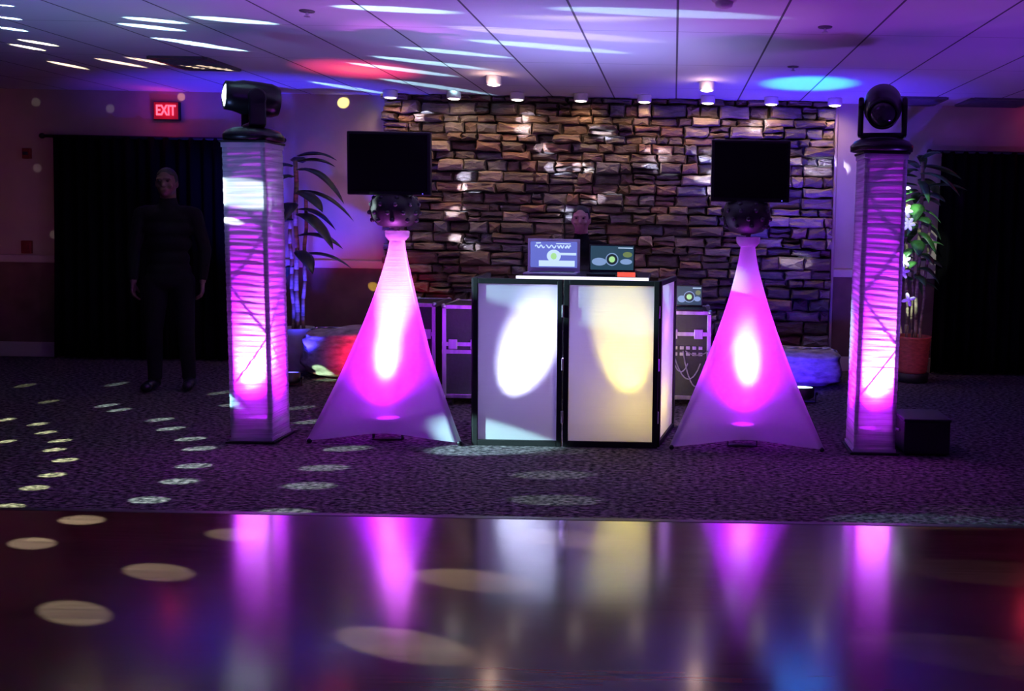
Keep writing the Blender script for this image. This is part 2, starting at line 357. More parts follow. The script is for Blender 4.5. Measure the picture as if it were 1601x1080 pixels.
while z < CEIL - .005:
    h = rnd.uniform(.075, .155)
    if z + h > CEIL - .02: h = CEIL - z
    x = SX0 + rnd.uniform(-.05, 0)
    while x < SX1 - .01:
        wd = rnd.uniform(.10, .32) * (.75 + h * 3.2)
        if x + wd > SX1 - .06: wd = SX1 - x
        split = rnd.random() < .30 and h > .10
        for q in range(2 if split else 1):
            hh = h / 2 if split else h; zz = z + q * hh
            dep = rnd.uniform(.07, .20)
            tilt = rnd.uniform(-.012, .012)
            g = .005
            vs = []
            for (u, v) in [(0, 0), (.33, 0), (.67, 0), (1, 0), (1, .5), (1, 1), (.67, 1), (.33, 1), (0, 1), (0, .5)]:
                jx, jz = rnd.uniform(-.011, .011), rnd.uniform(-.009, .009)
                vs.append((max(SX0 - .03, min(SX1 + .005, x + g + u * (wd - 2 * g) + jx)), min(CEIL, max(0, zz + g + v * (hh - 2 * g) + jz + (u - .5) * tilt))))
            cx, cz = x + wd / 2, zz + hh / 2
            back = [bm.verts.new((a, YW, c)) for a, c in vs]
            mid = [bm.verts.new((a, YW - dep + .022 + rnd.uniform(-.008, .008), c)) for a, c in vs]
            fr = [bm.verts.new((cx + (a - cx) * .88, YW - dep + rnd.uniform(-.012, .012), cz + (c - cz) * .72)) for a, c in vs]
            ctr = bm.verts.new((cx + rnd.uniform(-.02, .02), YW - dep - rnd.uniform(.0, .022), cz))
            for A_, B_ in ((back, mid), (mid, fr)):
                for i in range(10):
                    j = (i + 1) % 10; bm.faces.new((A_[i], A_[j], B_[j], B_[i]))
            for i in range(10): bm.faces.new((fr[i], fr[(i + 1) % 10], ctr))
        x += wd
    z += h
struct('wall_stone', bm, M['stone'])
struct('wall_stone_mortar', bx(SX0, SX1, YW - .05, YW - .001, 0, CEIL), mat('mortar', (.03, .025, .022), .95))
struct('trim_20', bx(SX1 + .012, SX1 + .04, YW - .05, YW, 0, CEIL), M['beige'], bevel=.005)

# ------------------------------------------------------------------ curtains
def curtain(name, x0, x1, label):
    t = thing(name, label, 'curtain', ((x0 + x1) / 2, YW - .10, 0))
    hw = (x1 - x0) / 2
    obj('curtain_rod', rod(BM(), (-hw - .14, 0, DH + .03), (hw + .14, 0, DH + .03), .016), M['black'], t, True)
    for s in (-1, 1): obj('finial', ball(BM(), (s * (hw + .15), 0, DH + .03), .028), M['black'], t, True)
    for s in (-1, 1):
        a, b_ = (-hw - .03, .03) if s < 0 else (-.03, hw + .03)
        def fn(u, v):
            fl = 1 + .04 * (1 - v)
            x = (a + (b_ - a) * u)
            if (s < 0 and u < .5) or (s > 0 and u > .5): x *= fl
            y = .035 * math.sin(u * 2 * PI * 9 + s) * (.6 + .4 * (1 - v)) + .01 * math.sin(u * 31 + v * 3)
            return (x, y + s * .0, .015 + v * (DH + .02))
        o = obj('drape_panel', grid(BM(), fn, 110, 8), M['curtain'], t, True)
        sd = o.modifiers.new('s', 'SOLIDIFY'); sd.thickness = .004
    return t
curtain('door_curtain', DL0, DL1, 'black floor-length curtain covering the left doorway under the exit sign')
curtain('door_curtain', DR0, DR1, 'black floor-length curtain at the right edge, behind the red planter')

# ------------------------------------------------------------------ wall fittings
def exit_sign(p, label):
    t = thing('exit_sign', label, 'exit sign', (p.x, YW - .035, p.z))
    obj('housing', bx(-.13, .13, -.005, .035, -.092, .092), M['black'], t, bevel=.008)
    obj('sign_face', bx(-.12, .12, -.012, -.005, -.083, .083), M['exit_face'], t)
    cu = bpy.data.curves.new('exit_text', 'FONT'); cu.body = 'EXIT'; cu.size = .125; cu.align_x = 'CENTER'; cu.align_y = 'CENTER'; cu.extrude = .003; cu.offset = .003
    to = bpy.data.objects.new('tmp', cu); COL.objects.link(to); bpy.context.view_layer.update()
    me = bpy.data.meshes.new_from_object(to.evaluated_get(bpy.context.evaluated_depsgraph_get())); bpy.data.objects.remove(to)
    me.materials.clear(); me.materials.append(M['exit_on'])
    lt = bpy.data.objects.new('exit_lettering', me); COL.objects.link(lt); lt.parent = t; lt.location = (0, -.015, 0); lt.rotation_euler = (PI / 2, 0, 0); lt.scale = (.78, 1.15, 1)
    lt['label'] = 'glowing red EXIT letters'
    lamp('exit_glow', 'POINT', (p.x, YW - .12, p.z), .9, (1, .03, .08), size=.06)
exit_sign(aty(259, 173, YW - .05), 'small red glowing exit sign above the left curtained doorway')
exit_sign(Vector((3.72, YW, 2.52)), 'red glowing exit sign above the right curtained doorway')
for y, lab, nm, s in [(386, 'dark red wall box just above the chair rail, left of the curtain', 'alarm_pull_station', 1), (240, 'faint dark red box high on the left wall, left of the curtain', 'alarm_strobe', .8)]:
    p = aty(44, y, YW)
    t = thing(nm, lab, 'fire alarm', (p.x, YW, p.z))
    obj('back_box', bx(-.05 * s, .05 * s, -.035, 0, -.065 * s, .065 * s), M['redbox'], t, bevel=.006)
    obj('pull_handle' if s == 1 else 'strobe_lens', bx(-.03 * s, .03 * s, -.05, -.035, -.02 * s, .02 * s), M['lens'] if s < 1 else M['redbox'], t, bevel=.004)

# downlights over the stone wall
NTH = ['leftmost', 'second from the left', 'third from the left', 'fourth from the left', 'fourth from the right', 'third from the right', 'second from the right', 'rightmost']
def can(x, y, label, group, power, r=.068, hgt=.07):
    t = thing('ceiling_downlight', label, 'ceiling light', (x, y, CEIL), 0, group)
    obj('can_housing', lathe(BM(), [(r * .95, 0), (r, -.01), (r, -hgt + .012), (r * .97, -hgt), (r * .82, -hgt), (r * .8, -hgt + .01)], seg=32), M['white'], t, True)
    obj('bulb', lathe(BM(), [(r * .78, -hgt + .008), (r * .74, -hgt - .004), (r * .35, -hgt - .010), (.001, -hgt - .012)], seg=28), M['lamp_warm'], t, True)
    lamp('downlight_beam', 'SPOT', (x, y, CEIL - hgt - .02), power, (1, .62, .36), (x, y + .5, CEIL - .9), .04, 130, .9)
for i in range(8):
    x = -2.745 + .61 * i
    can(x, 8.70, 'small white ceiling downlight, %s of the row along the stone wall' % NTH[i], 'downlights along the stone wall', 13.0)
for px, py, lab in [(772, 128, 'left of the two ceiling lights set forward of the stone wall row'), (1105, 137, 'right of the two ceiling lights set forward of the stone wall row')]:
    p = atz(px, py, CEIL - .05)
    can(p.x, p.y, lab, 'forward ceiling lights', 5, .065, .075)
    lamp('glow', 'POINT', (p.x, p.y - .12, CEIL - .11), 1.4, (1, .6, .42), size=.03)
p = atz(1132, 4, CEIL - .03)
t = thing('smoke_detector', 'round dome detector on the ceiling at the top edge of the photo', 'smoke detector', (p.x, p.y, CEIL))
obj('detector_base', lathe(BM(), [(.065, 0), (.067, -.02), (.06, -.028)], seg=32), M['white'], t, True)
obj('detector_dome', lathe(BM(), [(.05, -.026), (.045, -.05), (.02, -.062), (.001, -.064)], seg=32), M['white'], t, True)
for px, py, sx, sy, lab in [(306, 98, .42, .55, 'square ceiling air vent above the left pillar and exit sign'), (1412, 160, .6, .5, 'dark ceiling air vent just right of the right pillar'),
                            (1545, 164, .6, .5, 'dark ceiling air vent above the right doorway curtain')]:
    p = atz(px, py, CEIL)
    t = thing('ceiling_vent', lab, 'vent', (p.x, min(p.y, 8.75), CEIL))
    fb = BM()
    for a in (-1, 1):
        bx(a * sx / 2 - .025, a * sx / 2 + .025, -sy / 2, sy / 2, -.02, 0, fb); bx(-sx / 2, sx / 2, a * sy / 2 - .025, a * sy / 2 + .025, -.02, 0, fb)
    obj('vent_frame', fb, M['vent'], t)
    fb = BM()
    for i in range(9):
        yy = -sy / 2 + sy * (i + 1) / 10; box(fb, (0, yy, -.012), (sx - .05, .004, .03), Matrix.Rotation(.6, 3, 'X'))
    obj('vent_louvre', fb, M['vent'], t)
for px, py, lab in [(1240, 104, 'small dark ceiling sprinkler beside the cyan light ellipse'), (1290, 42, 'small dark ceiling sprinkler right of the long pale streaks'), (480, 17, 'small dark ceiling sprinkler near the top edge, left side')]:
    p = atz(px, py, CEIL)
    t = thing('sprinkler_head', lab, 'sprinkler', (p.x, p.y, CEIL))
    obj('escutcheon', lathe(BM(), [(.045, 0), (.042, -.006), (.015, -.010)], seg=24), M['vent'], t, True)
    obj('nozzle', rod(rod(BM(), (0, 0, -.008), (0, 0, -.03), .008), (0, 0, -.03), (0, 0, -.034), .018), M['alu'], t)

# ------------------------------------------------------------------ light fixtures
def par(name, label, loc, led, tilt=(0, 0), r=.10, hgt=.13):
    t = thing(name, label, 'stage light', loc)
    R_ = Matrix.Rotation(tilt[0], 3, 'X') @ Matrix.Rotation(tilt[1], 3, 'Y')
    c = Vector((0, 0, hgt - .05))
    obj('lamp_body', lathe(BM(), [(r * .7, -.05), (r * .95, -.035), (r, -.02), (r, .045), (r * .9, .05), (r * .9, .04)], c, 28, R_), M['black'], t, True)
    obj('led_face', lathe(BM(), [(r * .88, .040), (r * .87, .047), (.001, .049)], c, 28, R_), led, t, True)
    yb = BM()
    for s in (-1, 1): box(yb, (s * (r + .012), 0, hgt * .32), (.006, .035, hgt * .66))
    box(yb, (0, 0, .004), (2 * r + .03, .05, .008)); obj('yoke', yb, M['black'], t)
    for s in (-1, 1): obj('tilt_knob', rod(BM(), (s * (r + .014), 0, hgt * .6), (s * (r + .03), 0, hgt * .6), .014), M['black'], t)
    return t

MAG = (.45, .004, 1)
def moving_head(name, label, loc, rz, tilt, led, on):
    t = thing(name, label, 'moving head light', loc, rz); t.scale = (1.17, 1.17, 1.17) if not on else (1.08, 1.08, 1.08)
    bb = lathe(BM(), [(.13, 0), (.17, .004), (.172, .035), (.15, .06), (.115, .075), (.09, .08)], seg=32)
    obj('base', bb, M['plastic'], t, True, 0)
    yk = BM()
    box(yk, (0, 0, .092), (.24, .09, .03))
    for s in (-1, 1):
        box(yk, (s * .118, 0, .17), (.030, .095, .17)); rod(yk, (s * .103, 0, .255), (s * .133, 0, .255), .052, seg=24)
    obj('yoke', yk, M['plastic'], t, bevel=.01)
    R_ = Matrix.Rotation(tilt, 3, 'X')     # barrel axis: +Z then tilted
    c = Vector((0, 0, .255))
    obj('head', lathe(BM(), [(.05, -.15), (.088, -.14), (.102, -.10), (.1035, -.02), (.102, .06), (.088, .11), (.085, .155), (.075, .16), (.072, .145)], c, 32, R_), M['plastic'], t, True)
    obj('lens', lathe(BM(), [(.071, .142), (.065, .155), (.03, .166), (.001, .169)], c, 28, R_), led, t, True)
    return t

# ------------------------------------------------------------------ truss pillars
def pillar(cx, cy, label, lean):
    t = thing('truss_pillar', label, 'light pillar', (cx, cy, 0)); t.rotation_euler = (0, lean, 0)
    hw, top = .135, 1.95
    obj('base_plate', bx(-.16, .16, -.16, .16, .001, .015), M['black'], t, bevel=.003)
    tb = BM()
    for sx in (-1, 1):
        for sy in (-1, 1): rod(tb, (sx * .115, sy * .115, .015), (sx * .115, sy * .115, top), .016, seg=12)
    obj('truss_chord', tb, M['alu'], t, True)
    lb = BM(); n = 6
    for f in range(4):
        R_ = Matrix.Rotation(f * PI / 2, 3, 'Z')
        for k_ in range(n):
            z0, z1 = .04 + k_ * (top - .08) / n, .04 + (k_ + 1) * (top - .08) / n
            s = 1 if (k_ + f) % 2 else -1
            rod(lb, R_ @ Vector((-s * .115, -.115, z0)), R_ @ Vector((s * .115, -.115, z1)), .0042, seg=8)
    obj('truss_lacing', lb, M['alu'], t, True)
    obj('top_plate', bx(-.15, .15, -.15, .15, top, top + .015), M['black'], t, bevel=.003)
    rn = random.Random(int(cx * 100))
    ph = [rn.uniform(0, 6) for _ in range(12)]
    def fn(u, v):
        a = (u * 4) % 4; k_ = int(a); f_ = a - k_
        co = [(-hw, -hw), (hw, -hw), (hw, hw), (-hw, hw), (-hw, -hw)]
        x = co[k_][0] + (co[k_ + 1][0] - co[k_][0]) * f_; y = co[k_][1] + (co[k_ + 1][1] - co[k_][1]) * f_
        z_ = .012 + v * (top - .0)
        edge = math.sin(f_ * PI)
        wv = .0020 * math.sin(z_ * 95 + ph[k_] + 3.0 * (f_ - .5) * math.sin(z_ * 5 + ph[k_ + 4])) + .0018 * math.sin(z_ * 171 + ph[k_ + 4] - 4 * f_ * math.cos(z_ * 3))
        q = 1 - .035 * edge + wv / hw * (.3 + .7 * edge)
        return (x * q, y * q, z_)
    obj('fabric_sleeve', grid(BM(), fn, 64, 420, True), M['sleeve'], t, True)
    hb = BM()
    for z_ in (.02, top - .015):
        for s in (-1, 1):
            box(hb, (0, s * (hw + .002), z_), (2 * hw + .01, .008, .03)); box(hb, (s * (hw + .002), 0, z_), (.008, 2 * hw + .01, .03))
    obj('hem_band', hb, M['scrim'], t)
    return t
PLX, PRX, PYC = -2.735, 1.335, 5.90
pillar(PLX, PYC, 'tall square fabric-wrapped pillar glowing purple, left of the booth', -.014)
pillar(PRX, PYC, 'tall square fabric-wrapped pillar glowing magenta, right of the booth', .008)
par('uplight', 'uplight inside the base of the left glowing pillar', (PLX, PYC, .016), M['led_mag'], r=.08, hgt=.13)
par('uplight', 'uplight inside the base of the right glowing pillar', (PRX, PYC, .016), M['led_mag'], r=.08, hgt=.13)
for cx, s in ((PLX, 1), (PRX, 1)):
    lamp('pillar_uplight', 'SPOT', (cx, PYC + .03, .17), 90, MAG, (cx + .03 * s, PYC - .12, 1.5), .03, 100, 1)
    lamp('pillar_hot_beam', 'SPOT', (cx - .06 * s, PYC + .09, .17), 420, (.60, .015, 1), (cx + .03 * s, PYC - .135, .62), .03, 62, 1)
    lamp('pillar_core_beam', 'SPOT', (cx - .06 * s, PYC + .09, .17), 210, (1, .45, .95), (cx + .03 * s, PYC - .135, .58), .03, 38, 1)
moving_head('moving_head_light', 'moving head on the left pillar, turned sideways with its bright white lens facing left', (PLX - .02, PYC, 1.968), -PI / 2 + .62, PI / 2 - .05, M['led_white'], True) 
moving_head('moving_head_light', 'black moving head on the right pillar, lens unlit and facing forward', (PRX + .012, PYC, 1.968), -.22, PI / 2 + .40, M['lens'], False)
lamp('moving_head_spill', 'SPOT', (PLX - .22, PYC + .02, 2.22), 3, (.8, .95, 1), (PLX - 3, PYC + .1, 2.3), .05, 120, 1)

# ------------------------------------------------------------------ tripod stands with scrims, monitors and domed effect lights
def stand(cx, cy, side, mpx, tilt):
    L0 = 'left' if side < 0 else 'right'
    t = thing('tripod_stand', 'tripod stand inside the %s fabric cone, holding the dark monitor' % L0, 'stand', (cx, cy, 0))
    obj('pole', rod(rod(BM(), (0, 0, .12), (0, 0, 1.2), .019), (0, 0, 1.15), (0, 0, 1.78), .016), M['black'], t, True)
    obj('collar', rod(BM(), (0, 0, .93), (0, 0, 1.0), .032), M['black'], t, True)
    obj('collar', rod(BM(), (0, 0, 1.14), (0, 0, 1.20), .028), M['black'], t, True)
    angs = [PI / 2, PI / 2 + 2 * PI / 3, PI / 2 + 4 * PI / 3]
    for a in angs:
        lg = obj('leg', rod(BM(), (.02 * math.cos(a), .02 * math.sin(a), .95), (.565 * math.cos(a), .565 * math.sin(a), .02), .011), M['black'], t, True)
        obj('rubber_foot', ball(BM(), (.57 * math.cos(a), .57 * math.sin(a), .017), .018), M['plastic'], lg, True)
        obj('brace', rod(BM(), (.02 * math.cos(a), .02 * math.sin(a), .35), (.29 * math.cos(a), .29 * math.sin(a), .49), .008), M['black'], t, True)
    # scrim
    top = 1.345
    s = thing('stretch_scrim', 'white stretch-fabric cone glowing %s over the %s tripod stand' % (('pink and purple', L0) if side < 0 else ('magenta', L0)), 'fabric cone', (cx, cy, 0))
    def fn(u, v):
        th = u * 2 * PI + PI / 2
        q = v                                   # 0 at hem, 1 at top
        w3 = abs(((th - PI / 2) / (2 * PI / 3)) % 1 - .5) * 2      # 1 at a corner, 0 mid-side
        rc = .050 + .563 * ((1 - q) ** 1.32)          # corner radius: a tent under tension
        tri = .5 / math.cos((1 - w3) * PI / 3 - 0) if False else 1
        flat = math.cos(PI / 3) / math.cos(PI / 3 - (1 - w3) * PI / 3)
        sh = (flat * .96) * (1 - q) ** .6 + 1 * (1 - (1 - q) ** .6)
        r_ = rc * sh
        z_ = .02 + q * (top - .02) + .055 * (1 - w3 ** 2) * (1 - q) ** 3
        return (r_ * math.cos(th), r_ * math.sin(th), z_)
    obj('fabric_cone', grid(BM(), fn, 96, 60, True), M['scrim'], s, True)
    obj('top_collar', lathe(BM(), [(.056, 1.335), (.078, 1.36), (.082, 1.395), (.076, 1.40), (.05, 1.395), (.03, 1.36)], seg=32), M['scrim'], s, True)
    lamp('collar_glow', 'POINT', (cx, cy - .19, 1.28), .06, (.25, .01, 1), size=.03)
    # effect light: dome studded with lenses
    e_ = thing('dome_effect_light', 'round black lens-studded light under the %s monitor' % L0, 'stage light', (cx - .015, cy, 1.42))
    obj('clamp', rod(BM(), (0, 0, -.01), (0, 0, .05), .035), M['black'], e_, True)
    obj('dome', lathe(BM(), [(.05, .0), (.11, .015), (.15, .06), (.165, .12), (.155, .18), (.12, .22), (.06, .232)], seg=36), M['black'], e_, True)
    l0 = obj('lens', ball(BM(), (0, 0, 0), .016, 12), M['lens'], e_, True)
    for row, (rr, zz, n) in enumerate([(.146, .05, 9), (.163, .10, 10), (.160, .155, 10), (.135, .198, 8)]):
        for i in range(n):
            a = 2 * PI * (i + .5 * (row % 2)) / n
            q_ = l0 if row == i == 0 else l0.copy()
            if q_ is not l0: COL.objects.link(q_)
            q_.location = (rr * math.cos(a), rr * math.sin(a), zz)
    return t, s, e_
def monitor(label, x0, y0, x1, y1, Y, rz):
    a, b_ = aty(x0, y1, Y), aty(x1, y0, Y)
    c = (a + b_) / 2; w_, h_ = (b_.x - a.x), (b_.z - a.z)
    t = thing('monitor', label, 'monitor', (c.x, Y, c.z), rz)
    obj('monitor_housing', bx(-w_ / 2, w_ / 2, -.02, .025, -h_ / 2, h_ / 2), M['plastic'], t, bevel=.008)
    obj('monitor_back', bx(-w_ * .32, w_ * .32, .025, .055, -h_ * .34, h_ * .34), M['plastic'], t, bevel=.012)
    obj('screen', bx(-w_ / 2 + .02, w_ / 2 - .02, -.024, -.019, -h_ / 2 + .028, h_ / 2 - .02), M['screen_off'], t)
    obj('wall_mount_plate', bx(-.06, .06, .055, .063, -.1, .1), M['black'], t)
    obj('status_light', ball(BM(), (w_ / 2 - .05, -.025, -h_ / 2 + .012), .003, 8), M['led_blue'], t)
SLX, SRX, SY = -1.875, .505, 6.08
stand(SLX, SY, -1, 610, 0); stand(SRX, SY, 1, 1172, 0)
monitor('dark switched-off monitor above the left fabric cone', 544, 207, 674, 304, 6.0, .0)
monitor('dark switched-off monitor above the right fabric cone', 1111, 220, 1236, 315, 6.0, .0)
for cx, lab, s in ((SLX, 'left', 1), (SRX, 'right', -1)):
    par('uplight', 'uplight on the floor glowing through the %s fabric cone' % lab, (cx - .02, SY - .15, .0), M['led_mag'], r=.085, hgt=.15)
    lamp('scrim_uplight', 'SPOT', (cx - .02, SY - .14, .18), 80, MAG, (cx - .01, SY - .10, 1.3), .04, 120, 1)
    lamp('scrim_hot_beam', 'SPOT', (cx - .01 * s, SY - .10, .18), 420, (.56, .012, 1), (cx - .01, SY - .24, .80), .04, 46, 1)
    lamp('scrim_core_beam', 'SPOT', (cx - .01 * s, SY - .10, .18), 290, (1, .42, .95), (cx - .01, SY - .24, .76), .04, 25, 1)
    if s > 0: lamp('scrim_tall_beam', 'SPOT', (cx - .01, SY - .10, .18), 1500, (.9, .16, 1), (cx + .02, SY - .09, 1.15), .04, 22, 1)
    lamp('scrim_fill', 'POINT', (cx, SY + .1, .5), 5, (.30, .01, 1), size=.08)

# ------------------------------------------------------------------ booth facade
BY = 5.83
p0, p1 = aty(739, 698, BY), aty(1027, 703, BY)
BX0, BX1, BZ = p0.x, p1.x, 1.105
BMID = aty(880, 560, BY).x
t = thing('booth_facade', 'folding black-framed booth screen with white panels lit white and yellow', 'DJ booth', ((BX0 + BX1) / 2, BY, 0))
ox = (BX0 + BX1) / 2
def facade_panel(a, b_, nm, lab=None):
    """framed fabric panel from plan point a to b"""
    a, b_ = Vector(a), Vector(b_); d = b_ - a; Ln = d.length; ang = math.atan2(d.y, d.x); R_ = Matrix.Rotation(ang, 3, 'Z')
    fw = .034
    fb = BM()
    def pb(u0, u1, z0, z1, dep=.03, bm=fb):
        c = a + d * ((u0 + u1) / 2 / Ln)
        box(bm, (c.x - ox, c.y - BY, (z0 + z1) / 2), (u1 - u0, dep, z1 - z0), R_)
    pb(0, fw, .0, BZ); pb(Ln - fw, Ln, .0, BZ); pb(fw, Ln - fw, .0, fw + .005); pb(fw, Ln - fw, BZ - fw, BZ)
    fo = obj(nm + '_frame', fb, M['black'], t, bevel=.003)
    pf = BM(); pb(fw - .002, Ln - fw + .002, fw, BZ - fw + .002, .0015, pf)
    o = obj('fabric_panel', pf, M['panel'], fo)
    if lab: o['label'] = lab
facade_panel((BX0, BY, 0), (BMID - .004, BY, 0), 'panel', 'white fabric panel lit cool white')
facade_panel((BMID + .004, BY, 0), (BX1, BY, 0), 'panel', 'white fabric panel lit warm yellow')
facade_panel((BX1, BY + .02, 0), (BX1 + .10, BY + .60, 0), 'panel', 'angled side panel glowing lilac')
facade_panel((BX0, BY + .02, 0), (BX0 - .02, BY + .60, 0), 'panel')
hb = BM()
for z_ in (.2, .55, .9):
    rod(hb, (BMID - ox, -.02, z_ - .04), (BMID - ox, -.02, z_ + .04), .008); rod(hb, (BX1 - ox, .012, z_ - .04), (BX1 - ox, .012, z_ + .04), .008)
obj('hinge', hb, M['alu'], t)
zl = .17
par('uplight', 'uplight standing on the floor behind the left booth panel', (BX0 + .17, BY + .22, 0), M['led_cool'], r=.08, hgt=.14)
par('uplight', 'uplight standing on the floor behind the right booth panel', (BX1 - .17, BY + .22, 0), M['led_warm'], r=.08, hgt=.14)
c1, c2 = aty(818, 560, BY), aty(977, 550, BY)
lamp('booth_white_beam', 'SPOT', (BX0 + .17, BY + .26, .16), 1500, (.62, .66, 1), (c1.x - .015, BY, c1.z - .05), .03, 42, 1)
lamp('booth_yellow_beam', 'SPOT', (BX1 - .15, BY + .26, .16), 800, (1, .88, .14), (c2.x + .012, BY, c2.z - .05), .03, 42, 1)
lamp('booth_fill', 'POINT', (BX0 + .5, BY + .42, .7), 22, (.40, .28, 1), size=.1)
lamp('booth_fill_warm', 'POINT', (BX1 - .14, BY + .30, .28), 9, (1, .78, .08), size=.1)
lamp('booth_side_fill', 'POINT', (BX1 - .06, BY + .32, .75), 5, (.6, .2, 1), size=.06)

# booth table
TZ = aty(905, 432, 6.15).z
ta, tb_ = aty(806, 430, 6.12).x, aty(1014, 432, 6.12).x
TX = (ta + tb_) / 2; thw = (tb_ - ta) / 2
t = thing('booth_table', 'narrow black table behind the booth panels with a lit white front edge', 'table', (TX, 6.45, 0))
obj('tabletop', bx(-thw, thw, -.30, .33, TZ - .03, TZ), M['laminate'], t, bevel=.004)
o = obj('edge_light_strip', bx(-thw, thw, -.312, -.30, TZ - .022, TZ - .002), M['strip'], t); o['label'] = 'glowing white light strip'
for sx in (-1, 1):
    for sy in (-1, 1):
        obj('leg', rod(BM(), (sx * (thw - .04), sy * .26, 0), (sx * (thw - .04), sy * .26, TZ - .03), .015), M['black'], t, True)

# laptops
def scr_mat(name, base, strength):
    return emis(name, base, strength)
M['s_blue'] = scr_mat('screen_blue', (.13, .16, .62), 1.0); M['s_white'] = scr_mat('screen_pale', (.55, .72, 1), 1.1)
M['s_green'] = scr_mat('screen_green', (.45, .85, .35), .9); M['s_teal'] = scr_mat('screen_teal', (.02, .06, .10), 1.0)
M['s_haze'] = scr_mat('screen_haze', (.22, .34, .62), 1.0); M['s_olive'] = scr_mat('screen_olive', (.16, .22, .08), 1.0); M['s_dark'] = scr_mat('screen_dark', (.01, .02, .03), 1)
M['silver'] = mat('laptop_silver', (.62, .62, .72), .35, .4)
def laptop(label, x0, x1, yt, yb, Y, style, zb):
    a, b_ = aty(x0, yb, Y), aty(x1, yt, Y)
    w_, h_ = b_.x - a.x, b_.z - zb - .012
    t = thing('laptop', label, 'laptop', ((a.x + b_.x) / 2, Y, zb))
    sm = M['silver'] if style == 0 else M['plastic']
    obj('keyboard_base', bx(-w_ / 2, w_ / 2, -.20, .02, 0, .016), sm, t, bevel=.004)
    obj('keys', bx(-w_ * .42, w_ * .42, -.12, -.01, .016, .019), M['plastic'], t)
    L_ = obj('lid', bx(-w_ / 2, w_ / 2, 0, .010, .012, h_ + .012), sm, t, bevel=.003)
    bz = .020 if style == 0 else .010
    z0, z1 = .012 + bz + .012, h_ + .012 - bz
    obj('screen', bx(-w_ / 2 + bz, w_ / 2 - bz, -.003, 0, z0, z1), M['s_blue'] if style == 0 else M['s_teal'], L_)
    sw, sh = w_ - 2 * bz, z1 - z0; zc = (z0 + z1) / 2
    def disc(cx, cz, rx, rz_, yy, m_, nm='screen_graphic'):
        g = BM(); lathe(g, [(1, 0), (1, 1), (.001, 1)], seg=28, rot=Matrix.Rotation(PI / 2, 3, 'X'))
        bmesh.ops.transform(g, matrix=Matrix.Translation((cx, yy, cz)) @ Matrix.Diagonal((rx, .0012, rz_, 1)), verts=g.verts[:])
        return obj(nm, g, m_, L_)
    if style == 0:
        disc(0, zc - .01, .05, .045, -.0032, M['s_white']); disc(0, zc - .012, .022, .024, -.0046, M['s_green'])
        g = BM(); bx(-sw * .32, sw * .45, -.0045, -.003, z0 + .008, z0 + .05, g); bx(sw * .12, sw * .48, -.0045, -.003, zc - .004, zc + .014, g)
        obj('screen_graphic', g, M['s_white'], L_)
        g = BM(); rr = random.Random(3)      # blurred pale script across the top of the screen
        for k_, (xa, wd) in enumerate([(-.40, .20), (-.17, .22), (.08, .14), (.24, .12)]):
            pts = [Vector((sw * (xa + wd * q / 10), -.0048, z1 - .036 + .011 * math.sin(q * 1.25 + k_))) for q in range(11)]
            tube(g, pts, .0042, 6)
        tube(g, [Vector((-sw * .38, -.0048, z1 - .012)), Vector((-sw * .28, -.0048, z1 - .010))], .004, 6); tube(g, [Vector((sw * .05, -.0048, z1 - .014)), Vector((sw * .36, -.0048, z1 - .015))], .0035, 6)
        obj('screen_lettering', g, M['s_white'], L_)
    else:
        disc(-sw * .30, zc - .028, sw * .17, .028, -.0032, M['s_haze']); disc(sw * .33, zc - .026, sw * .14, .020, -.0032, M['s_haze'])
        disc(sw * .36, zc + .025, sw * .11, .020, -.0032, M['s_olive'])
        disc(0, zc - .01, .046, .046, -.0044, M['s_haze']); disc(0, zc - .01, .039, .039, -.0056, M['s_dark']); disc(0, zc - .01, .022, .022, -.0068, M['s_green'])
        obj('screen_graphic', bx(sw * .14, sw * .48, -.0045, -.003, z1 - .016, z1 - .010), M['s_white'], L_)
    return t
laptop('silver-framed laptop glowing blue with pale lettering, left on the booth table', 825, 907, 374, 424, 6.42, 0, TZ)
laptop('dark laptop with a round green emblem on screen, right on the booth table', 921, 993, 383, 428, 6.42, 1, TZ)
a = aty(980, 426, 6.22)
t = thing('sound_controller', 'small red-lit device at the right end of the booth table', 'audio device', (a.x, 6.188, TZ))
obj('device_body', bx(-.075, .075, -.026, .028, 0, .022), M['plastic'], t, bevel=.004)
o = obj('lit_panel', bx(-.062, .062, -.030, -.026, .001, .034), emis('red_glow', (1, .08, .05), .9), t); o['label'] = 'glowing red front panel'

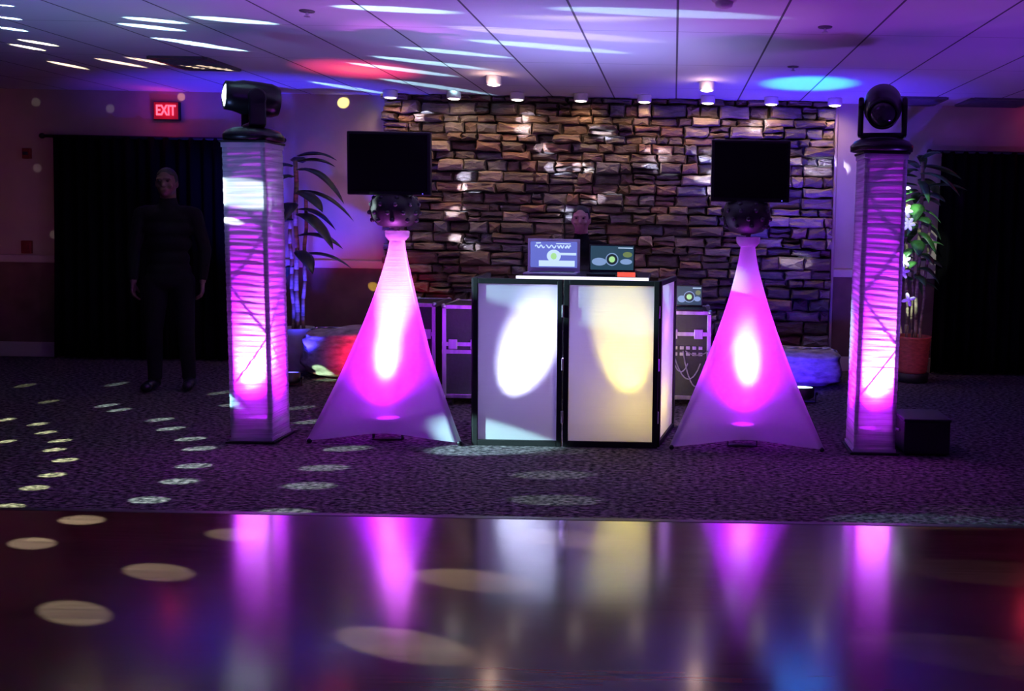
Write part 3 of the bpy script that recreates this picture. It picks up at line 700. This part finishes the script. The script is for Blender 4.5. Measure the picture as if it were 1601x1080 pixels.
# ------------------------------------------------------------------ road cases behind the booth
def road_case(x0, x1, yf, z1, label, split=None, zwheel=.07, dep=.5):
    t = thing('road_case', label, 'equipment case', ((x0 + x1) / 2, yf + dep / 2, 0))
    hw, hd = (x1 - x0) / 2, dep / 2
    obj('case_body', bx(-hw + .008, hw - .008, -hd + .008, hd - .008, zwheel, z1 - .008), M['laminate'], t)
    e_ = BM(); q = .016
    for z_ in (zwheel, z1 - 2 * q):
        for s in (-1, 1):
            bx(-hw, hw, s * hd - q if s > 0 else -hd, hd if s > 0 else -hd + q, z_, z_ + 2 * q, e_)
            bx(s * hw - (2 * q if s > 0 else 0), s * hw + (0 if s > 0 else 2 * q), -hd, hd, z_, z_ + 2 * q, e_)
    for sx in (-1, 1):
        for sy in (-1, 1):
            cx_, cy_ = sx * (hw - q), sy * (hd - q / 2); box(e_, (cx_, cy_, (zwheel + z1) / 2), (2 * q, q, z1 - zwheel))
    obj('edge_rail', e_, M['alu'], t, bevel=.003)
    for sx in (-1, 1):
        for sy in (-1, 1):
            for z_ in (zwheel + .012, z1 - .012): obj('ball_corner', ball(BM(), (sx * (hw - .012), sy * (hd - .012), z_), .022, 10), M['alu'], t, True)
    if split:
        for z_ in split: obj('lid_seam', box(BM(), (0, -hd + .004, z_), (2 * hw, .014, .03)), M['alu'], t)
        for sx in (-.5, .5): obj('butterfly_latch', box(BM(), (sx * hw, -hd - .004, split[0]), (.07, .012, .08)), M['alu'], t, bevel=.004)
    for sx in (-1, 1):
        for sy in (-1, 1):
            wb = BM(); rod(wb, (sx * (hw - .06) - .012, sy * (hd - .06), .035), (sx * (hw - .06) + .012, sy * (hd - .06), .035), .034, seg=20)
            box(wb, (sx * (hw - .06), sy * (hd - .06), zwheel - .006), (.05, .05, .012)); obj('caster', wb, M['plastic'], t)
    return t
XA = lambda px, Y: aty(px, 560, Y).x
road_case(XA(626, 7.2), XA(681, 7.2), 7.2, .80, 'metal-edged road case half hidden behind the left fabric cone', (.55,))
road_case(XA(691, 7.0), XA(760, 7.0), 7.0, .81, 'metal-edged road case beside the booth left side panel', (.50, .44))
rc = road_case(XA(1032, 7.1), XA(1111, 7.1), 7.1, .785, 'metal-edged rack case with cables between the booth and the right fabric cone', (.60,))
for k_ in range(2):
    for i in range(6): obj('socket', box(BM(), (-.13 + .05 * i, -.254, .49 - k_ * .05), (.032, .012, .028)), M['alu'], rc, bevel=.003)
for k_, (xa, xb, zz) in enumerate([(-.1, .12, .30), (-.02, .17, .24), (-.12, .02, .36), (.0, .18, .44)]):
    g = BM(); pts = [Vector((xa + (xb - xa) * q / 12, -.285 - .02 * math.sin(q / 12 * PI), .47 - (.47 - zz) * math.sin(q / 12 * PI) ** .8 - .10 * (q / 12) * (k_ != 3))) for q in range(13)]
    tube(g, pts, .005, 8); obj('patch_cable', g, M['cable'], rc, True)
laptop('dark laptop with a round green emblem, on the rack case right of the booth', 1056, 1099, 446, 491, 7.25, 1, .787)

# ------------------------------------------------------------------ lumpy draped bags by the wall
def bag(x0, x1, y0, y1, h, label, seed):
    rn = random.Random(seed); t = thing('gear_bag', label, 'bag', ((x0 + x1) / 2, (y0 + y1) / 2, 0))
    hw, hd = (x1 - x0) / 2, (y1 - y0) / 2; p_ = [rn.uniform(0, 6) for _ in range(6)]
    bm = BM(); ball(bm, (0, 0, 0), 1, 40)
    for v in bm.verts:
        c = v.co.copy(); f_ = lambda q: math.copysign(abs(q) ** .55, q)
        x, y, z_ = f_(c.x) * hw, f_(c.y) * hd, (f_(c.z) + 1) / 2 * h
        wv = 1 + .035 * math.sin(c.x * 9 + p_[0] + c.z * 3) + .03 * math.sin(c.z * 14 + p_[1] + c.x * 2)
        v.co = (x * wv, y * wv, .003 + z_ * (1 + .05 * math.sin(c.x * 5 + p_[2]) * (c.z > 0)))
    obj('bag_body', bm, M['bag'], t, True)
    g = BM(); tube(g, [Vector((hw * .9 * math.sin(q / 10 * PI - PI / 2), -hd * .2, h * (1.0 + .012 * math.sin(q)) - abs(q - 5) ** 3 / 125 * h * .12)) for q in range(11)], .008)
    obj('zipper', g, M['alu'], t, True)

xl, xr = XA(472, 8.2), XA(640, 8.2)
bag(xl, xr, 8.0, 8.6, .46, 'low lumpy gear bag lit red, left of the left fabric cone', 2)
xl, xr = XA(1180, 8.2), XA(1318, 8.2)
bag(xl, xr, 8.0, 8.6, .345, 'low lumpy gear bag lit blue, right of the right fabric cone', 7)
p = atz(1252, 603, .14)
par('uplight', 'uplight on the floor with a cyan-white face in front of the blue-lit bag', (p.x, p.y, 0), M['led_cyan'], (-.08, .0), .115, .13)
q = atz(1265, 131, CEIL)
lamp('cyan_uplight', 'SPOT', (p.x, p.y, .17), 1300, (.02, .30, 1), q, .04, 21, .75)
lamp('blue_uplight_halo', 'SPOT', (p.x, p.y, .17), 420, (.05, .015, 1), (q.x, q.y + .75, CEIL), .05, 75, 1)
lamp('blue_uplight_back', 'SPOT', (p.x, p.y, .17), 60, (.05, .01, 1), (p.x, 8.2, .22), .05, 100, 1)
q = atz(563, 109, CEIL)
lr = Vector((-2.46, 7.55, .0))
par('uplight', 'red uplight on the floor in front of the red-lit bag', lr, M['led_red'], (-.08, 0), .10, .13)
lamp('red_uplight', 'SPOT', lr + Vector((0, 0, .17)), 420, (1, .03, .12), q, .04, 26, 1)
lamp('red_core', 'SPOT', lr + Vector((0, 0, .17)), 160, (1, .26, .10), q, .04, 12, 1)
lamp('red_uplight_back', 'SPOT', lr + Vector((-.1, 0, .17)), 100, (1, .01, .06), (lr.x - .30, 8.2, .22), .05, 72, 1)

# ------------------------------------------------------------------ plants
def leaf(bm, base, az, Ln, wd, rise, droop, rn, n=10):
    d = Vector((math.cos(az), math.sin(az), 0)); s_ = Vector((-d.y, d.x, 0)); prev = None
    for i in range(n + 1):
        u = i / n
        c = Vector(base) + d * (Ln * (u - .12 * u * u)) + Vector((0, 0, rise * u - droop * u * u))
        w_ = wd * math.sin(PI * min(1, .06 + u * .94)) ** .75 * (1 - .25 * u)
        fold = .35
        row = [bm.verts.new(c - s_ * w_ + Vector((0, 0, -w_ * fold))), bm.verts.new(c - s_ * w_ * .5 + Vector((0, 0, w_ * .02))), bm.verts.new(c),
               bm.verts.new(c + s_ * w_ * .5 + Vector((0, 0, w_ * .02))), bm.verts.new(c + s_ * w_ + Vector((0, 0, -w_ * fold)))]
        if prev:
            for k_ in range(4): bm.faces.new((prev[k_], prev[k_ + 1], row[k_ + 1], row[k_]))
        prev = row
def plant(label, x, y, seed, leaves, pot, canes, lm, potm, potr=.17, potz=0.):
    rn = random.Random(seed); t = thing('potted_plant', label, 'plant', (x, y, 0))
    prof = [(potr * .82, potz)]
    for k_ in range(17):
        u = k_ / 16; prof.append((potr * (.82 + .18 * u) + (.006 if k_ % 2 else 0), potz + .02 + u * (pot - .04)))
    prof += [(potr * 1.04, potz + pot), (potr * .92, potz + pot), (potr * .9, potz + pot - .05)]
    po = obj('pot', lathe(BM(), prof, seg=36), potm, t, True)
    obj('soil', lathe(BM(), [(potr * .9, potz + pot - .07), (potr * .9, potz + pot - .05), (.001, potz + pot - .045)], seg=24), M['cloth'], po)
    if potz > .01: obj('pot_stand', lathe(BM(), [(potr * .7, 0), (potr * .9, .005), (potr * .95, potz - .005), (potr * .8, potz)], seg=32), M['black'], t, True)
    for cx, cy, h, r_ in canes:
        g = BM(); pts = [Vector((cx * (1 + q * .12) + .008 * math.sin(q * 2 + cx * 40), cy * (1 + q * .1), potz + pot - .06 + (h - pot - potz + .06) * q / 8)) for q in range(9)]
        for a, b_ in zip(pts[:-1], pts[1:]): rod(g, a, b_, r_, r_ * .93, 10)
        obj('stem', g, M['cane'], t, True)
    for (z_, az, Ln, wd, rise, droop) in leaves:
        g = BM(); leaf(g, (.02 * math.cos(az), .02 * math.sin(az), z_), az, Ln, wd, rise, droop, rn)
        o = obj('leaf', g, lm, t, True); sd = o.modifiers.new('s', 'SOLIDIFY'); sd.thickness = .0025
    return t
rn = random.Random(4)
# left: broad drooping leaves behind the left pillar
lv = []
for z_, az, Ln, wd, ri, dr in [(2.05, 0, .42, .05, .18, .22), (2.0, .5, .38, .05, .16, .2), (1.92, -.2, .55, .06, .16, .48), (1.95, 2.8, .5, .06, .2, .3), (1.7, -.6, .45, .065, .12, .30),
                               (1.72, .1, .58, .06, .10, .38), (1.5, -.3, .45, .08, .12, .45), (1.55, .7, .4, .06, .1, .3), (1.45, 3.2, .4, .07, .1, .3), (1.3, -.1, .5, .06, .18, .30),
                               (1.12, .2, .55, .05, .16, .30), (1.15, -.8, .4, .06, .1, .3), (1.0, 2.4, .4, .05, .1, .3), (1.85, 4.2, .4, .06, .15, .35), (1.6, 4.6, .35, .07, .1, .35), (2.0, 1.8, .4, .06, .2, .2)]:
    lv.append((z_, az, Ln, wd * 1.45, ri, dr))
M['potb'] = noisy(mat('planter_pale', (.5, .5, .52), .5), (20, 20, 20), .1, .1)
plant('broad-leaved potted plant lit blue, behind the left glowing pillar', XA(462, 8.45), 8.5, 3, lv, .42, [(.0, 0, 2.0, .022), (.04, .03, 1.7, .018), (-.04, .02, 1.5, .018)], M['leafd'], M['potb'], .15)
lamp('blue_plant_uplight', 'SPOT', (XA(470, 7.9), 7.75, .15), 320, (.04, .03, 1), (XA(462, 8.45), 8.5, 1.3), .05, 75, .8)
par('uplight', 'blue uplight on the floor behind the left glowing pillar', (XA(452, 7.75), 7.75, 0), M['led_blue'], (-.1, 0), .09, .12)
# right: leafy plant in a ribbed red planter
lv = []
for k_ in range(46):
    z_ = .95 + 1.2 * (k_ / 45); az = k_ * 2.4; top = z_ > 1.75
    lv.append((z_, az, rn.uniform(.20, .34) * (1.5 if top else 1), rn.uniform(.05, .085), rn.uniform(.05, .2), rn.uniform(.15, .32)))
pp = aty(1425, 582, 8.55)
rplant = plant('leafy potted plant in a ribbed red planter, right of the right glowing pillar', pp.x, 8.55, 8, lv, .35, [(.02, 0, 2.1, .018), (-.05, .02, 1.7, .014), (.06, -.02, 1.5, .014), (0, .05, 1.3, .012)], M['leaf'], M['pot'], .17, .09)
M['leaf_overlit'] = noisy(mat('leaf_overlit_white', (.8, .8, .78), .5), (30, 30, 30), .08, .05)  # white put into the colour, standing in for leaves bleached by light
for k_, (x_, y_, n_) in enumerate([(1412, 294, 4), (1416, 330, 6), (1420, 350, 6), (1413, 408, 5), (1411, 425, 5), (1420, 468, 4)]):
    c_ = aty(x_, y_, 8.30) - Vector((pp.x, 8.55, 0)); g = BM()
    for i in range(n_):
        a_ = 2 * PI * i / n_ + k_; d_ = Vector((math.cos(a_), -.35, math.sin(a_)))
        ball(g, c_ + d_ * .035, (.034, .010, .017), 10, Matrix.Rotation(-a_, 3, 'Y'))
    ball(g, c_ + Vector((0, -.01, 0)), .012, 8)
    o = obj('overlit_leaf_cluster', g, M['leaf_overlit'], rplant, True); o['label'] = 'white cluster standing in for overlit leaves'
lamp('planter_red_wash', 'SPOT', (2.6, 7.2, 1.3), 9, (1, .35, .35), (pp.x, 8.5, .3), .1, 25, .8)

# ------------------------------------------------------------------ black box on the floor, right
a = atz(1447, 714, 0)
t = thing('floor_case', 'low black case on the carpet right of the right pillar', 'equipment case', (a.x + .01, a.y + .17, 0))
obj('case_body', bx(-.15, .15, -.16, .16, .012, .225), M['laminate'], t, bevel=.008)
obj('lid', bx(-.155, .155, -.165, .165, .225, .245), M['laminate'], t, bevel=.006)
g = BM(); tube(g, [Vector((-.155 - .03 * math.sin(q / 8 * PI), -.06 + .12 * q / 8, .15)) for q in range(9)], .008); obj('side_handle', g, M['alu'], t, True)
for sx in (-1, 1):
    for sy in (-1, 1): obj('rubber_foot', rod(BM(), (sx * .12, sy * .13, 0), (sx * .12, sy * .13, .013), .015), M['plastic'], t)

# ------------------------------------------------------------------ people
def capsule(bm, a, b_, r0, r1, seg=16):
    rod(bm, a, b_, r0, r1, seg); ball(bm, a, r0, seg); ball(bm, b_, r1, seg)
def hand(bm, wr, d, up, side):
    """palm, four unequal bent fingers and a thumb; d: direction, up: back of hand normal"""
    d, up = Vector(d).normalized(), Vector(up).normalized(); s_ = d.cross(up).normalized() * side
    wr = Vector(wr); palm = wr + d * .05
    for k_ in range(4):
        o_ = (k_ - 1.5) * .019; capsule(bm, wr + s_ * o_ * .6, wr + d * .088 + s_ * o_, .014, .0105, 10)
        L_ = (.070, .080, .074, .058)[k_]; b0 = wr + d * .088 + s_ * o_
        b1 = b0 + (d * .9 - up * .35).normalized() * L_ * .5; b2 = b1 + (d * .55 - up * .85).normalized() * L_ * .5
        capsule(bm, b0, b1, .0095, .0085, 10); capsule(bm, b1, b2, .0085, .0075, 10)
    t0 = wr + d * .03 - s_ * .022; t1 = t0 + (d * .6 - s_ * .7 - up * .3).normalized() * .042; t2 = t1 + (d * .9 - s_ * .2 - up * .4).normalized() * .032
    capsule(bm, t0, t1, .013, .011, 10); capsule(bm, t1, t2, .011, .009, 10)
def person(label, loc, rz, Hh, arms, hair=True, skin='skin'):
    k_ = Hh / 1.78
    t = thing('person', label, 'person', loc, rz)
    sk = BM(); hd = Vector((0, -.02, 1.665))
    # head (faces -Y)
    ball(sk, hd, (.073, .092, .108), 24); ball(sk, hd + Vector((0, -.025, -.055)), (.055, .062, .058), 20)
    ball(sk, hd + Vector((0, -.058, -.092)), (.024, .022, .018), 12)
    capsule(sk, hd + Vector((0, -.088, .012)), hd + Vector((0, -.108, -.026)), .008, .013, 10)
    for s in (-1, 1):
        ball(sk, hd + Vector((s * .075, .008, -.01)), (.010, .020, .030), 12); ball(sk, hd + Vector((s * .040, -.068, -.028)), (.022, .018, .018), 12)
        capsule(sk, hd + Vector((s * .015, -.090, .030)), hd + Vector((s * .048, -.078, .028)), .009, .008, 8)
        ball(sk, hd + Vector((s * .010, -.100, -.029)), .008, 8)
    capsule(sk, hd + Vector((-.020, -.082, -.056)), hd + Vector((.020, -.082, -.056)), .008, .008, 8)
    capsule(sk, hd + Vector((-.016, -.080, -.066)), hd + Vector((.016, -.080, -.066)), .008, .008, 8)
    capsule(sk, (0, .02, 1.60), (0, .01, 1.44), .056, .062)
    cl = BM()
    # torso
    for z_, rx, ry in [(1.38, .185, .105), (1.30, .185, .118), (1.18, .168, .115), (1.06, .152, .108), (.97, .162, .115), (.90, .170, .120)]:
        ball(cl, (0, .01, z_), (rx, ry, .095), 24); ball(sk, (0, .01, z_), (rx - .022, ry - .02, .08), 20)
    capsule(cl, (-.15, .01, 1.425), (.15, .01, 1.425), .062, .062)
    capsule(cl, (0, .018, 1.525), (0, .015, 1.44), .064, .085)
    for s, (el, wr, hdir, up) in zip((-1, 1), arms):
        sh = Vector((s * .190, .01, 1.415)); el, wr = Vector(el), Vector(wr)
        capsule(cl, sh, el, .060, .047); capsule(cl, el, wr - (wr - el).normalized() * .03, .047, .036)
        capsule(sk, sh, el, .045, .036); capsule(sk, el, wr, .036, .025); hand(sk, wr, hdir, up, s)
    for s in (-1, 1):
        hip, kn, an = Vector((s * .095, .01, .88)), Vector((s * .115, -.005, .49)), Vector((s * .125, .02, .10))
        capsule(cl, hip, kn, .092, .064); capsule(cl, kn, an, .062, .052); capsule(sk, hip, kn, .07, .05); capsule(sk, kn, an, .045, .035)
    bo = obj('body', sk, M[skin], t, True)
    co = obj('dark_clothing', cl, M['cloth'], bo, True); co['label'] = 'plain dark clothes'
    for o_, vx in ((bo, .007), (co, .010)):
        r_ = o_.modifiers.new('r', 'REMESH'); r_.mode = 'VOXEL'; r_.voxel_size = vx; r_.use_smooth_shade = True
        sm = o_.modifiers.new('s', 'SMOOTH'); sm.factor = .5; sm.iterations = 3 if vx < .008 else 8
    for s in (-1, 1):
        g = BM(); capsule(g, (s * .13, .03, .055), (s * .15, -.13, .045), .048, .040); capsule(g, (s * .125, .02, .06), (s * .125, .02, .12), .045, .048)
        for v in g.verts: v.co.z = max(v.co.z, .004)
        obj('shoe', g, M['plastic'], bo, True)
    if hair:
        g = BM(); ball(g, hd + Vector((0, .014, .020)), (.079, .092, .102), 28)
        bmesh.ops.delete(g, geom=[v for v in g.verts if (v.co.y < hd.y - .035 and v.co.z < hd.z + .055) or v.co.z < hd.z - .05], context='VERTS')
        o_ = obj('short_hair', g, M['hair'], bo, True); sd = o_.modifiers.new('s', 'SOLIDIFY'); sd.thickness = .008
    for s in (-1, 1):
        obj('eye', ball(BM(), hd + Vector((s * .030, -.083, .012)), .0105, 12), mat('eye_dark', (.03, .02, .02), .15), bo, True)
    t.scale = (k_, k_, k_)
    return t
dj = aty(908, 345, 6.95)
person('person in dark clothes standing behind the booth laptops', (dj.x, 6.98, 0), 0, 1.60,
       [((-.27, -.03, 1.20), (-.20, -.22, 1.29), (.2, -1, .05), (0, 0, 1)), ((.27, -.03, 1.20), (.20, -.22, 1.29), (-.2, -1, .05), (0, 0, 1))])
lamp('dj_face_fill', 'SPOT', (dj.x - .30, 6.30, 1.42), .6, (.75, .05, .42), (dj.x, 6.9, 1.50), .05, 22, 1)  # added fill spot for the DJ's face, without a fixture
dm = atz(258, 612, 0)
person('person in black standing in front of the left doorway curtain', (dm.x, dm.y + .1, 0), .25, 1.86,
       [((-.26, .03, 1.13), (-.25, -.03, .88), (0, -.15, -1), (-1, 0, 0)), ((.26, .03, 1.13), (.25, -.03, .88), (0, -.15, -1), (1, 0, 0))], skin='skin_dim')
for q_, (x_, y_, pw, an) in enumerate([(1416, 325, 900, 6), (1412, 415, 900, 5), (1421, 472, 600, 3.5), (1444, 360, 160, 11)]):
    lamp('added_plant_beam', 'SPOT', (1.75, 6.2, 2.45), pw, (.85, 1, .9), aty(x_, y_, 8.5), .02, an, .3)  # added spots without a fixture, brightening the right plant
